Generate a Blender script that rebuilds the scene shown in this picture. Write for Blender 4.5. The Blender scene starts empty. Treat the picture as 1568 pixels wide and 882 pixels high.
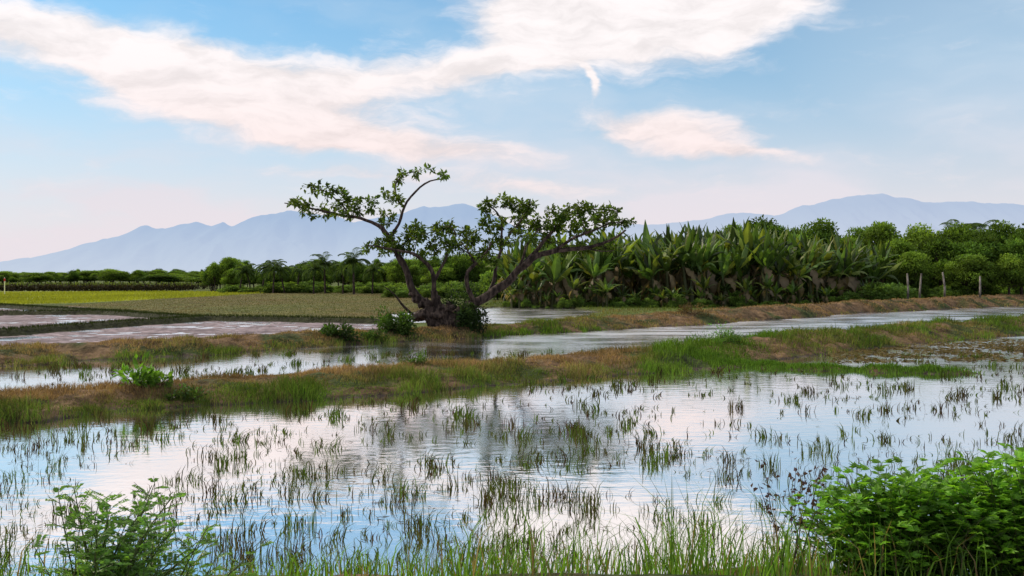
import bpy, math, numpy as np
rng=np.random.default_rng(11)
F=1524.0; CX=784.0; HY=428.0; H=3.0
def W(px,py,Y): return np.array([(px-CX)/F*Y, Y, H+(HY-py)/F*Y])
def YD(py,z=0.0): return (H-z)*F/(py-HY)
sc=bpy.context.scene
sc.view_settings.view_transform='Standard'; sc.view_settings.look='None'; sc.view_settings.exposure=0; sc.view_settings.gamma=1
# ---------------------------------------------------------------- noise
def _h(i,j,s): 
    v=np.sin(i*127.1+j*311.7+s*74.7)*43758.5453
    return v-np.floor(v)
def vn(x,y,s=0):
    xi=np.floor(x); yi=np.floor(y); fx=x-xi; fy=y-yi
    fx=fx*fx*(3-2*fx); fy=fy*fy*(3-2*fy)
    return (_h(xi,yi,s)*(1-fx)+_h(xi+1,yi,s)*fx)*(1-fy)+(_h(xi,yi+1,s)*(1-fx)+_h(xi+1,yi+1,s)*fx)*fy
def fbm(x,y,s=0,o=4):
    a=0.5;t=0;n=0
    for k in range(o):
        t=t+a*vn(x*2**k,y*2**k,s+k*3.1); n+=a; a*=.5
    return t/n
def ss(t): t=np.clip(t,0,1); return t*t*(3-2*t)
def nrm(v): return v/np.maximum(np.linalg.norm(v,axis=-1,keepdims=True),1e-9)
# ---------------------------------------------------------------- mesh builder
class MB:
    def __init__(s): s.V=[];s.T=[];s.C=[];s.M=[];s.n=0
    def add(s,V,T,C,m=0):
        V=np.asarray(V,float).reshape(-1,3);T=np.asarray(T,int).reshape(-1,3)
        C=np.asarray(C,float)
        if C.ndim==1: C=np.tile(C,(len(V),1))
        s.V.append(V);s.T.append(T+s.n);s.C.append(C);s.M.append(np.full(len(T),m));s.n+=len(V)
    def mesh(s,name,mats,smooth=False):
        V=np.concatenate(s.V);T=np.concatenate(s.T);C=np.concatenate(s.C);M=np.concatenate(s.M)
        me=bpy.data.meshes.new(name)
        me.vertices.add(len(V)); me.vertices.foreach_set('co',V.astype(np.float32).ravel())
        me.loops.add(len(T)*3); me.loops.foreach_set('vertex_index',T.astype(np.int32).ravel())
        me.polygons.add(len(T)); me.polygons.foreach_set('loop_start',np.arange(0,len(T)*3,3,dtype=np.int32))
        for m in mats: me.materials.append(m)
        me.polygons.foreach_set('material_index',M.astype(np.int32))
        me.polygons.foreach_set('use_smooth',np.full(len(T),smooth))
        me.update(calc_edges=True)
        a=me.color_attributes.new('col','FLOAT_COLOR','POINT')
        a.data.foreach_set('color',np.concatenate([np.clip(C,0,1),np.ones((len(C),1))],1).astype(np.float32).ravel())
        return me
    def obj(s,name,mats,smooth=False,parent=None):
        o=bpy.data.objects.new(name,s.mesh(name,mats,smooth)); sc.collection.objects.link(o)
        if parent: o.parent=parent
        return o
def empty(name,loc=(0,0,0)):
    o=bpy.data.objects.new(name,None); o.location=loc; sc.collection.objects.link(o); return o
def leaves(mb,P,D,N,L,Wd,C,m=0):
    n=len(P); D=nrm(D); S=nrm(np.cross(D,N)); N=np.cross(S,D)
    L=np.broadcast_to(L,(n,))[:,None]; Wd=np.broadcast_to(Wd,(n,))[:,None]
    a=P; b=P+D*L*.42+S*Wd*.5+N*Wd*.18; c=P+D*L-N*L*.08; d=P+D*L*.42-S*Wd*.5+N*Wd*.18
    V=np.stack([a,b,c,d],1).reshape(-1,3)
    i=np.arange(n)[:,None]*4
    T=np.concatenate([i+[0,1,2],i+[0,2,3]],0)
    mb.add(V,T,np.repeat(C,4,0) if np.ndim(C)==2 else C,m)
def blades(mb,P,h,lean,w,C,m=0,curve=1.0):
    n=len(P); th=rng.uniform(0,2*np.pi,n); S=np.stack([np.cos(th),np.sin(th)*.6,0*th],1)*w[:,None]*.5
    up=np.array([0,0,1.]); L=lean*h[:,None]
    mid=P+up*h[:,None]*.55+L*.3; tip=P+up*(h*(1-.25*np.linalg.norm(lean,axis=1)))[:,None]+L*curve
    V=np.stack([P-S,P+S,mid-S*.75,mid+S*.75,tip],1).reshape(-1,3)
    i=np.arange(n)[:,None]*5
    T=np.concatenate([i+[0,1,3],i+[0,3,2],i+[2,3,4]],0)
    mb.add(V,T,np.repeat(C,5,0),m)
def tube(mb,P,R,C,m=0,sides=7,rough=0.0,cap=True):
    P=np.asarray(P,float);R=np.asarray(R,float);n=len(P)
    if n<2: return
    Tn=np.gradient(P,axis=0); Tn=nrm(Tn)
    ref=np.array([0,1,0.]) if abs(Tn[:,1]).max()<.9 else np.array([1,0,0.])
    if abs(Tn@ref).max()>.97: ref=nrm(np.array([.5,.3,.8]))
    A=nrm(np.cross(Tn,ref));B=np.cross(Tn,A)
    th=np.arange(sides)/sides*2*np.pi
    rr=R[:,None]*(1+rough*(rng.random((n,sides))-.5))
    V=P[:,None,:]+rr[...,None]*(A[:,None,:]*np.cos(th)[None,:,None]+B[:,None,:]*np.sin(th)[None,:,None])
    T=[]
    for i in range(n-1):
        for k in range(sides):
            a=i*sides+k;b=i*sides+(k+1)%sides;c=a+sides;d=b+sides
            T+= [(a,b,d),(a,d,c)]
    V=V.reshape(-1,3)
    if cap:
        V=np.concatenate([V,P[:1],P[-1:]]); q=n*sides
        for k in range(sides):
            T+=[(q,(k+1)%sides,k),(q+1,(n-1)*sides+k,(n-1)*sides+(k+1)%sides)]
    mb.add(V,T,np.asarray(C),m)
# ---------------------------------------------------------------- materials
def newmat(name):
    m=bpy.data.materials.new(name); m.use_nodes=True; nt=m.node_tree; nt.nodes.clear(); return m,nt,nt.nodes,nt.links
def leafmat(name,trans=.35,rough=.5,gain=1.0,spec=.2):
    m,nt,N,L=newmat(name)
    o=N.new('ShaderNodeOutputMaterial'); at=N.new('ShaderNodeAttribute'); at.attribute_name='col'
    mx=N.new('ShaderNodeVectorMath'); mx.operation='SCALE'; L.new(at.outputs['Color'],mx.inputs[0]); mx.inputs['Scale'].default_value=gain
    p=N.new('ShaderNodeBsdfPrincipled'); p.inputs['Roughness'].default_value=rough; p.inputs['Specular IOR Level'].default_value=spec
    L.new(mx.outputs[0],p.inputs['Base Color'])
    t=N.new('ShaderNodeBsdfTranslucent'); tm=N.new('ShaderNodeVectorMath'); tm.operation='MULTIPLY'; tm.inputs[1].default_value=(1.6,1.6,.7)
    L.new(mx.outputs[0],tm.inputs[0]); L.new(tm.outputs[0],t.inputs['Color'])
    s=N.new('ShaderNodeMixShader'); s.inputs[0].default_value=trans; L.new(p.outputs[0],s.inputs[1]); L.new(t.outputs[0],s.inputs[2]); L.new(s.outputs[0],o.inputs[0])
    return m
def barkmat(name,ca=(.035,.025,.02),cb=(.12,.09,.07),scale=6):
    m,nt,N,L=newmat(name)
    o=N.new('ShaderNodeOutputMaterial'); p=N.new('ShaderNodeBsdfPrincipled'); p.inputs['Roughness'].default_value=.85; p.inputs['Specular IOR Level'].default_value=.2
    g=N.new('ShaderNodeTexCoord'); mp=N.new('ShaderNodeMapping'); mp.inputs['Scale'].default_value=(1,1,.3); L.new(g.outputs['Object'],mp.inputs[0])
    ns=N.new('ShaderNodeTexNoise'); ns.inputs['Scale'].default_value=scale; ns.inputs['Detail'].default_value=6; L.new(mp.outputs[0],ns.inputs['Vector'])
    r=N.new('ShaderNodeValToRGB'); r.color_ramp.elements[0].position=.40; r.color_ramp.elements[1].position=.66
    r.color_ramp.elements[0].color=(*ca,1); r.color_ramp.elements[1].color=(*cb,1); L.new(ns.outputs['Fac'],r.inputs[0]); L.new(r.outputs[0],p.inputs['Base Color'])
    b=N.new('ShaderNodeBump'); b.inputs['Strength'].default_value=1; b.inputs['Distance'].default_value=.1; L.new(ns.outputs['Fac'],b.inputs['Height']); L.new(b.outputs[0],p.inputs['Normal'])
    L.new(p.outputs[0],o.inputs[0]); return m
M_leaf=leafmat('leaf',.38); M_grass=leafmat('grass_blade',.3,.7,1,.04); M_far=leafmat('far_leaf',.35,.6,1.3,.1); M_fg=leafmat('shrub_leaf',.42,.42,1.1,.3)
M_ban=leafmat('banana_leaf',.35,.45,.92,.25)
M_bark=barkmat('bark',(.018,.012,.01),(.095,.068,.055),7); M_bark2=barkmat('pale_bark',(.08,.07,.06),(.3,.27,.24),4)
# ground
m,nt,N,L=newmat('ground_soil'); M_ground=m
o=N.new('ShaderNodeOutputMaterial'); p=N.new('ShaderNodeBsdfPrincipled'); at=N.new('ShaderNodeAttribute'); at.attribute_name='col'
g=N.new('ShaderNodeNewGeometry'); n1=N.new('ShaderNodeTexNoise'); n1.inputs['Scale'].default_value=1.6; n1.inputs['Detail'].default_value=7; n1.inputs['Roughness'].default_value=.65; L.new(g.outputs['Position'],n1.inputs['Vector'])
mr=N.new('ShaderNodeMapRange'); mr.inputs[1].default_value=.32; mr.inputs[2].default_value=.68; mr.inputs[3].default_value=.35; mr.inputs[4].default_value=1.6; L.new(n1.outputs['Fac'],mr.inputs[0])
vm=N.new('ShaderNodeVectorMath'); vm.operation='SCALE'; L.new(at.outputs['Color'],vm.inputs[0]); L.new(mr.outputs[0],vm.inputs['Scale']); L.new(vm.outputs[0],p.inputs['Base Color'])
p.inputs['Specular IOR Level'].default_value=.08
p.inputs['Roughness'].default_value=.85; bu=N.new('ShaderNodeBump'); bu.inputs['Strength'].default_value=.9; bu.inputs['Distance'].default_value=.2
n2=N.new('ShaderNodeTexNoise'); n2.inputs['Scale'].default_value=5; n2.inputs['Detail'].default_value=5; L.new(g.outputs['Position'],n2.inputs['Vector']); L.new(n2.outputs['Fac'],bu.inputs['Height']); L.new(bu.outputs[0],p.inputs['Normal']); L.new(p.outputs[0],o.inputs[0])
# water (breeze-ruffled further out in the open canal)
m,nt,N,L=newmat('paddy_water'); M_water=m
o=N.new('ShaderNodeOutputMaterial'); g=N.new('ShaderNodeNewGeometry')
mp=N.new('ShaderNodeMapping'); mp.inputs['Scale'].default_value=(1,1.6,1); L.new(g.outputs['Position'],mp.inputs[0])
n1=N.new('ShaderNodeTexNoise'); n1.inputs['Scale'].default_value=2.4; n1.inputs['Detail'].default_value=3; L.new(mp.outputs[0],n1.inputs['Vector'])
sp_=N.new('ShaderNodeSeparateXYZ'); L.new(g.outputs['Position'],sp_.inputs[0])
def mr4(src,a,b,c,d):
    q=N.new('ShaderNodeMapRange'); L.new(src,q.inputs[0])
    for i,v in enumerate((a,b,c,d)): q.inputs[i+1].default_value=v
    return q.outputs[0]
bu=N.new('ShaderNodeBump'); bu.inputs['Strength'].default_value=.3; L.new(mr4(sp_.outputs['Y'],34,56,.014,.07),bu.inputs['Distance']); L.new(n1.outputs['Fac'],bu.inputs['Height'])
n3=N.new('ShaderNodeTexNoise'); n3.inputs['Scale'].default_value=.22; n3.inputs['Detail'].default_value=3; L.new(mp.outputs[0],n3.inputs['Vector'])
patch=mr4(n3.outputs['Fac'],.4,.6,.6,1.1)
rm_=N.new('ShaderNodeMath'); rm_.operation='MULTIPLY'; L.new(mr4(sp_.outputs['Y'],34,56,.085,.24),rm_.inputs[0]); L.new(patch,rm_.inputs[1])
gl=N.new('ShaderNodeBsdfGlossy'); L.new(rm_.outputs[0],gl.inputs['Roughness']); gl.inputs['Color'].default_value=(1,.98,.965,1); L.new(bu.outputs[0],gl.inputs['Normal'])
df=N.new('ShaderNodeBsdfDiffuse'); df.inputs['Color'].default_value=(.17,.145,.12,1)
lw=N.new('ShaderNodeLayerWeight'); lw.inputs['Blend'].default_value=.5
mx=N.new('ShaderNodeMixShader'); L.new(mr4(lw.outputs['Facing'],.3,.75,.5,.98),mx.inputs[0]); L.new(df.outputs[0],mx.inputs[1]); L.new(gl.outputs[0],mx.inputs[2]); L.new(mx.outputs[0],o.inputs[0])

# ---------------------------------------------------------------- terrain
kC=np.array([-1500,0,200,400,600,800,1000,1100,1200,1300,1568,2600])
fC=np.array([13,20.6,22.4,24,25.8,28.2,31.7,33.9,37.5,42,52.5,85])
cC=np.array([15,22.2,24.2,26.6,28.9,31.4,36.2,40.2,43.6,47,60,98])
zC=np.array([.38,.38,.38,.38,.42,.42,.46,.52,.6,.66,.66,.66])
kB=np.array([-1500,0,300,500,640,760,900,1080,1200,1400,1568,2600])
fB=np.array([22,34.1,39,44.8,48,52.5,57,66,76,95,112,170])
cB=np.array([24,37.2,42.5,48,51.5,54.6,62,73,82,102,124,185])
zB=np.array([.5,.5,.5,.5,.5,.5,.6,.75,.85,1.0,1.1,1.2])
def inpoly(x,y,poly):
    r=np.zeros(x.shape,bool); n=len(poly)
    for i in range(n):
        x1,y1=poly[i];x2,y2=poly[(i+1)%n]
        c=((y1>y)!=(y2>y))&(x<(x2-x1)*(y-y1)/(y2-y1+1e-12)+x1); r^=c
    return r
def dseg(X,Y,a,b):
    a=np.array(a);b=np.array(b);d=b-a; t=np.clip(((X-a[0])*d[0]+(Y-a[1])*d[1])/(d@d),0,1)
    return np.hypot(X-a[0]-t*d[0],Y-a[1]-t*d[1])
def G(px,py): Y=YD(py); return ((px-CX)/F*Y,Y)
POND=[(575,496),(600,482),(700,472),(850,470),(925,478),(880,490),(780,500)]
mudlines=[[G(-300,466),G(0,470.5),G(150,480),G(290,490),G(420,492),G(570,495)],[G(-200,525),G(0,514),G(150,502),G(310,491)],[G(-100,484),G(0,482.5),G(200,481)]]
spit=[(6.2,35.5),(9.5,33.4),(14.3,31.8)]
def terrain(X,Y):
    px=CX+F*X/np.maximum(Y,.5); py=HY+H*F/np.maximum(Y,.5)
    nz=fbm(X*.35,Y*.35,1)-.5; nf=fbm(X*1.7,Y*1.7,5)-.5
    Yp=Y+nz*(2.0+4.5*ss((px-900)/400))+nf*1.1
    land=np.full(X.shape,.14)+nf*.08
    pond=inpoly(px+nz*30,py+nf*3,POND); land=np.where(pond,-.15,land)
    mud=(px<590)&(py>np.interp(px,[-1500,0,120,300,560,600],[462,469,471,489,493.5,497]))
    land=np.where(mud,.016+nf*.08+nz*.10,land)
    dm=np.full(X.shape,99.)
    for ml in mudlines:
        for a,b in zip(ml[:-1],ml[1:]): dm=np.minimum(dm,dseg(X,Y,a,b))
    land=np.maximum(land,.38*ss(1.3-dm/.9)-.05)
    f=np.interp(px,kB,fB);c=np.interp(px,kB,cB);zc=np.interp(px,kB,zB)*(1+nf*.4+nz*.35)
    t=(Yp-f)/(c-f); front=np.where(t>0,zc*np.sin(np.pi/2*np.clip(t*1.25,0,1)),np.maximum(-.3,t*.8))
    w=np.where(px>1000,5.,2.2)
    back=land+(zc-land)*ss((c+w-Yp)/w)
    b=np.where(Yp<c,front,back)
    f=np.interp(px,kC,fC);c=np.interp(px,kC,cC);zc=np.interp(px,kC,zC)*(1+nf*.5+nz*.4); e=c+1.9
    Yp=Y+nz*2.0+nf*1.1
    t=(Yp-f)/(c-f); t2=(e-Yp)/(e-c)
    cc=np.minimum(np.where(t>0,zc*np.sin(np.pi/2*np.clip(t,0,1)),np.maximum(-.3,t*.8)),np.where(t2>0,zc*np.sin(np.pi/2*np.clip(t2*1.3,0,1)),np.maximum(-.3,t2*.8)))
    z=np.maximum(b,cc)
    sd=np.minimum(dseg(X,Y,spit[0],spit[1]),dseg(X,Y,spit[1],spit[2]))+nf*1.4+nz*.6
    z=np.maximum(z,.11-sd*.2)
    z=np.maximum(z,np.minimum(.9,(9.9+nz*1.6-Y)*.28))
    return np.maximum(z,-.3)
def groundcol(X,Y,z):
    px=CX+F*X/np.maximum(Y,.5); py=HY+H*F/np.maximum(Y,.5)
    n=fbm(X*.6,Y*.6,9)[...,None]; n2=fbm(X*.08,Y*.08,19)[...,None]
    dry=np.array([.15,.095,.055]); grn=np.array([.045,.06,.02]); mudc=np.array([.07,.055,.045])
    C=grn*1.1+(dry-grn)*ss((n-.36)*5)*np.ones(X.shape+(1,))
    far=Y>np.interp(px,kB,cB)+4
    base=np.array([.085,.11,.028])*(.7+.6*n2)
    C=np.where(far[...,None],base,C)
    YG=[(-1500,449),(250,446.5),(420,449),(330,455),(120,466),(-100,470),(-1500,490)]
    BG=[(90,470),(300,455),(430,449),(660,447),(660,476),(570,492),(300,488)]
    C=np.where((inpoly(px,py,YG)&far)[...,None],np.array([.22,.24,.03])*(.75+.5*n),C)
    C=np.where((inpoly(px,py,BG)&far)[...,None],np.array([.14,.095,.04])*(.6+.8*n)+np.array([-.03,.04,0])*n2,C)
    mud=(px<590)&(py>np.interp(px,[-1500,0,120,300,560,600],[462,469,471,489,493.5,497]))&far
    C=np.where(mud[...,None],np.array([.25,.205,.215])*(.5+.95*n),C)
    dm=np.full(X.shape,99.)
    for ml in mudlines:
        for a,b in zip(ml[:-1],ml[1:]): dm=np.minimum(dm,dseg(X,Y,a,b))
    C=np.where((dm<1.2)[...,None],np.array([.03,.033,.015]),C)
    C=np.where((z<.05)[...,None]&(~mud[...,None]),mudc,C)
    return C
s1=np.linspace(-.62,.62,430); s=np.concatenate([np.linspace(-4,-.63,50),s1,np.linspace(.63,4,50)])
Yr=np.concatenate([[.6,2,3.5],np.geomspace(4.5,20,110),np.geomspace(20.1,140,430),np.geomspace(142,600,60),np.geomspace(650,16000,30)])
SS,YY=np.meshgrid(s,Yr); XX=SS*YY; ZZ=terrain(XX,YY); ZZ=np.where(YY>250,.14,ZZ)
CC=groundcol(XX,YY,ZZ)
nr,nc=XX.shape; idx=np.arange(nr*nc).reshape(nr,nc)
a=idx[:-1,:-1].ravel();b=idx[:-1,1:].ravel();c=idx[1:,1:].ravel();d=idx[1:,:-1].ravel()
mb=MB(); mb.add(np.stack([XX,YY,ZZ],-1).reshape(-1,3),np.concatenate([np.stack([a,b,c],1),np.stack([a,c,d],1)]),CC.reshape(-1,3))
mb.obj('ground',[M_ground],True)
mb=MB(); mb.add([(-400,0.5,0),(400,.5,0),(400,240,0),(-400,240,0)],[(0,1,2),(0,2,3)],[0,0,0]); mb.obj('water',[M_water])

# ---------------------------------------------------------------- bund grass
def bundgrass(name,k,f,c,n,p0,p1,back,greenfn,hmin,hmax,wd):
    px=rng.uniform(p0,p1,n); ff=np.interp(px,k,f);ccv=np.interp(px,k,c)
    t=rng.uniform(-.35,1+back,n); Y=ff+(ccv-ff)*t
    X=(px-CX)/F*Y; z=terrain(X,Y); dens=fbm(X*.8,Y*.8,33)
    keep=(z>-.04)&(rng.random(n)<.12+ss((dens-.2)*4)); X=X[keep];Y=Y[keep];z=z[keep];t=t[keep];px=px[keep]; n=len(X)
    g=greenfn(px,t,z,X,Y); g=np.clip(g+rng.normal(0,.22,n),0,1)[:,None]
    v=rng.uniform(.4,1.4,n)[:,None]*(.4+1.2*fbm(X*1.1,Y*1.1,77))[:,None]
    C=(np.array([.29,.19,.105])*(1-g)+np.array([.10,.185,.025])*g)*v
    big=fbm(X*.9,Y*.9,41); h=rng.uniform(hmin,hmax,n)*(.35+1.6*ss((big-.3)*2.4))*(.55+.7*g[:,0])
    lean=rng.normal(0,.5,(n,3)); lean[:,2]=0; 
    mb=MB(); blades(mb,np.stack([X,Y,z-.02],1),h,lean,rng.uniform(.6,1.3,n)*wd*Y/30,C); mb.obj(name,[M_grass])
def gC(px,t,z,X,Y):
    return .62-1.0*ss((t-.3)*1.6)*(px<1000)+2.1*(fbm(X*.45,Y*.45,3)-.45)+.4*((px>980)&(px<1180))-.05*(px>=1180)
def gB(px,t,z,X,Y):
    return .7*(z<.16)-.1+1.6*(fbm(X*.3,Y*.3,6)-.5)+.45*((px>740)&(px<930))-.25*(px>930)
bundgrass('dike_grass',kC,fC,cC,150000,-260,1800,.45,gC,.06,.24,.017)
bundgrass('dike_grass',kB,fB,cB,110000,-200,1800,.5,gB,.06,.22,.017)
n=11000; tt=rng.random(n)*2; i=(tt>1).astype(int); fr=(tt-i)[:,None]; sp=np.array(spit)
q=sp[i]*(1-fr)+sp[i+1]*fr+rng.normal(0,.42,(n,2)); z=terrain(q[:,0],q[:,1]); kp=(z>-.05)&(rng.random(n)<ss((fbm(q[:,0]*1.3,q[:,1]*1.3,15)-.22)*4)); q=q[kp];z=z[kp];n=len(q)
mb=MB(); lean=rng.normal(0,.4,(n,3));lean[:,2]=0
blades(mb,np.c_[q,z],rng.uniform(.04,.2,n),lean,rng.uniform(.015,.03,n),np.array([.10,.20,.028])*rng.uniform(.4,1.4,(n,1))); mb.obj('spit_grass',[M_grass])
def scatter_px(n,poly):
    P=np.array(poly); x0,x1=P[:,0].min(),P[:,0].max(); Y0,Y1=YD(P[:,1].max()),YD(P[:,1].min())
    px=rng.uniform(x0,x1,n); Y=Y0*(Y1/Y0)**rng.random(n); py=HY+H*F/Y; k=inpoly(px,py,poly)
    px=px[k];Y=Y[k]; return (px-CX)/F*Y,Y
def field(name,n,poly,base,hr,wd,var=.35,alt=None):
    X,Y=scatter_px(n,poly); z=terrain(X,Y); k=z>0.03; X=X[k];Y=Y[k];z=z[k]; n=len(X)
    lean=rng.normal(0,.35,(n,3));lean[:,2]=0
    cl=fbm(X*.12,Y*.06,71)[:,None]
    b=np.array(base) if alt is None else np.array(base)+(np.array(alt)-np.array(base))*ss((cl-.35)*4)
    C=b*rng.uniform(1-var,1+var,(n,1))*(.6+.8*cl)
    mb=MB(); blades(mb,np.stack([X,Y,z],1),rng.uniform(*hr,n),lean,wd*Y/60,C); mb.obj(name,[M_grass])
field('rice_field',40000,[(-300,452),(250,447),(420,449),(330,455),(120,466),(-100,470),(-300,475)],(.26,.28,.03),(.2,.4),.05,.2)
field('stubble_field',36000,[(90,470),(300,455),(430,449),(660,447),(660,476),(570,492),(300,488)],(.13,.085,.035),(.05,.14),.022,.3,(.08,.095,.025))
field('meadow_grass',30000,[(730,472),(760,462),(1000,458),(1500,446),(1700,446),(1700,452),(1200,468),(1000,480),(880,492),(880,478)],(.12,.17,.035),(.1,.35),.035,.35,(.16,.13,.05))
mb=MB()
for ml in mudlines:
    for a,b in zip(ml[:-1],ml[1:]):
        a=np.array(a);b=np.array(b);n=int(np.linalg.norm(b-a)*110); t=rng.random((n,1)); q=a*(1-t)+b*t+rng.normal(0,.35,(n,2)); z=terrain(q[:,0],q[:,1])
        lean=rng.normal(0,.3,(n,3));lean[:,2]=0
        blades(mb,np.c_[q,z-.02],rng.uniform(.08,.25,n),lean,np.full(n,.04),np.array([.03,.042,.014])*rng.uniform(.5,1.5,(n,1)))
mb.obj('field_dike_grass',[M_grass])

# ---------------------------------------------------------------- rice stubble in water
mb=MB(); n=14000
px=rng.uniform(-250,1820,n); Y=9.6*(42/9.6)**(rng.random(n)**.85); X=(px-CX)/F*Y
z=terrain(X,Y); d=fbm(X*.5,Y*.35,51); d2=fbm(X*1.6,Y*1.6,57)
pr=(.10+.9*ss((d-.3)*3.2))*ss((d2-.30)*3.8)*np.where(px>980,.62,.78)
k=(z<-.02)&(rng.random(n)<pr); X=X[k];Y=Y[k];px=px[k];d=d[k];n=len(X)
cnt=rng.integers(1,7,n)+(rng.random(n)<.10)*rng.integers(8,28,n)
ci=np.repeat(np.arange(n),cnt); m_=len(ci); sprd=np.where(cnt>9,.10,.035)[ci]
P=np.stack([X[ci]+rng.normal(0,1,m_)*sprd,Y[ci]+rng.normal(0,1,m_)*sprd,np.full(m_,-.04)],1)
hs=np.where(cnt>9,.30,.16)[ci]*rng.uniform(.4,1.25,m_)
ld=rng.normal(0,.25,(n,3))[ci]+rng.normal(0,.28,(m_,3)); ld[:,0]+=.1; ld[:,2]=0
gm=rng.random(n)[ci][:,None]; gm=np.clip(gm+rng.normal(0,.2,(m_,1)),0,1)
C=(np.array([.065,.038,.028])*(1-gm)+np.array([.085,.15,.028])*gm)*rng.uniform(.4,1.2,(m_,1))
blades(mb,P,hs,ld,rng.uniform(.010,.019,m_)*np.clip(P[:,1]/14,1,2.1),C,curve=1.2)
n2_=1600; pxx=rng.uniform(-200,1800,n2_); Yy=10*(34/10)**rng.random(n2_); Xx=(pxx-CX)/F*Yy; zt=terrain(Xx,Yy); k=(zt<-.02)&(fbm(Xx*.5,Yy*.35,51)>.5)
P=np.stack([Xx,Yy,np.full(n2_,.006)],1)[k]; th=rng.uniform(0,6.28,len(P)); D=np.stack([np.cos(th),np.sin(th),rng.uniform(0,.35,len(P))],1)
leaves(mb,P,D,np.tile([0,0,1.],(len(P),1)),rng.uniform(.06,.18,len(P)),.012,np.array([.08,.06,.04])*rng.uniform(.5,1.4,(len(P),1)))
mb.obj('rice_stubble',[M_grass])
mb=MB(); n=5200; px=rng.uniform(1270,1750,n); py=rng.uniform(520,553,n)+(1568-px)*.01; Y=YD(py); X=(px-CX)/F*Y
k=(terrain(X,Y)<-.01)&(rng.random(n)<ss((fbm(X*.6,Y*.4,61)-.32)*5)); X=X[k];Y=Y[k];n=len(X); th=rng.uniform(0,6.28,n)
leaves(mb,np.stack([X,Y,np.full(n,.008)],1),np.stack([np.cos(th),np.sin(th),rng.uniform(0,.25,n)],1),np.tile([0,0,1.],(n,1)),rng.uniform(.1,.3,n),rng.uniform(.08,.2,n),np.array([.12,.095,.05])*rng.uniform(.4,1.4,(n,1)))
mb.obj('water_weeds',[M_grass])

# ---------------------------------------------------------------- hero tree
TY=52.0
def sk(pts,Y0=0,Y1=0,r0=.2,r1=.08):
    n=len(pts); out=[]
    for i,(a,b) in enumerate(pts):
        u=i/(n-1); out.append(W(a,b,TY+Y0+(Y1-Y0)*u))
    P=np.array(out)
    d=np.r_[0,np.cumsum(np.linalg.norm(np.diff(P,axis=0),axis=1))]; m=max(3,int(d[-1]/.28)); t=np.linspace(0,d[-1],m)
    Q=np.stack([np.interp(t,d,P[:,j]) for j in range(3)],1); Q[1:-1]+=rng.normal(0,.05,(m-2,3))
    for _ in range(1): Q[1:-1]=(Q[:-2]+2*Q[1:-1]+Q[2:])/4
    return Q,np.linspace(r0,r1,m)
limbs=[sk([(668,482),(648,466),(632,448),(624,420),(612,392),(598,366),(584,348)],0,0,.24,.12),
 sk([(584,348),(566,338),(540,332),(505,326),(470,318),(436,311)],0,.8,.10,.03),
 sk([(598,366),(610,342),(618,320),(628,300),(645,282),(668,276),(684,273)],0,-.8,.09,.03),
 sk([(618,320),(604,300),(606,280),(618,266),(640,262)],-.4,.5,.06,.02),
 sk([(540,332),(520,310),(500,292),(478,284)],.4,1.2,.05,.02),
 sk([(672,480),(664,452),(666,430),(658,408),(645,396),(622,384),(590,380),(562,376)],-.3,-2.,.16,.03),
 sk([(664,430),(680,405),(688,380),(700,360),(690,348)],-.6,.6,.09,.03),
 sk([(652,484),(632,484),(618,470),(606,452),(590,440)],0,-1,.10,.02),
 sk([(690,484),(708,474),(728,463),(752,449),(778,432),(798,410),(820,391),(850,383),(890,380),(925,374),(958,352)],0,0,.28,.05),
 sk([(798,410),(826,378),(848,352),(868,332),(900,320),(938,322)],0,1.8,.12,.03),
 sk([(850,383),(880,362),(910,350),(950,340)],0,-1.6,.09,.03),
 sk([(728,463),(716,442),(714,425),(728,404),(742,388),(752,372)],0,-1.6,.14,.04),
 sk([(752,449),(758,415),(768,378),(770,348),(762,322),(744,312)],.2,1.4,.11,.03),
 sk([(768,378),(790,350),(806,330),(812,312)],.9,-.4,.07,.02),
 sk([(728,404),(716,385),(706,370)],-.8,-2,.06,.02),
 sk([(778,432),(800,400),(806,375),(826,350)],0,-1.6,.09,.03),
 sk([(890,380),(915,384),(940,384)],0,-.6,.05,.02)]
nodes=[];par=[];rad=[]
def nearest(p): 
    A=np.array(nodes); d=np.linalg.norm(A-p,axis=1); return int(d.argmin())
for i,(Q,R) in enumerate(limbs):
    pi=-1 if i in(0,5,7,8) else nearest(Q[0])
    for j,(q,r) in enumerate(zip(Q,R)):
        if j==0 and pi>=0: continue
        nodes.append(q);par.append(pi);rad.append(r);pi=len(nodes)-1
E=[(642,266,32,9,7),(678,273,11,5,3),(604,272,8,8,3),(606,302,24,13,9),(500,294,28,12,8),(470,286,12,6,3),(450,312,26,8,8),(488,322,30,9,10),(535,322,28,12,11),(560,310,22,14,9),(588,334,22,12,8),(525,300,16,10,5),
 (575,380,22,9,9),(608,372,30,15,18),(640,360,26,15,16),(668,372,26,16,16),(640,388,26,9,8),(690,352,22,12,12),(706,378,20,15,12),(722,362,18,14,9),(668,350,14,9,5),
 (745,318,17,10,8),(775,314,24,10,12),(808,322,24,14,14),(790,342,32,13,16),(748,345,24,12,12),(760,372,26,12,12),(735,388,22,14,11),(752,402,18,8,6),
 (832,345,28,16,18),(862,328,24,14,14),(895,322,28,11,15),(932,322,18,8,9),(920,340,36,9,18),(955,343,13,6,5),(880,350,34,12,20),(838,372,28,11,12),(872,378,28,8,10),(905,376,32,8,13),(935,382,22,6,8),(800,365,24,10,10)]
A=[]
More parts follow.
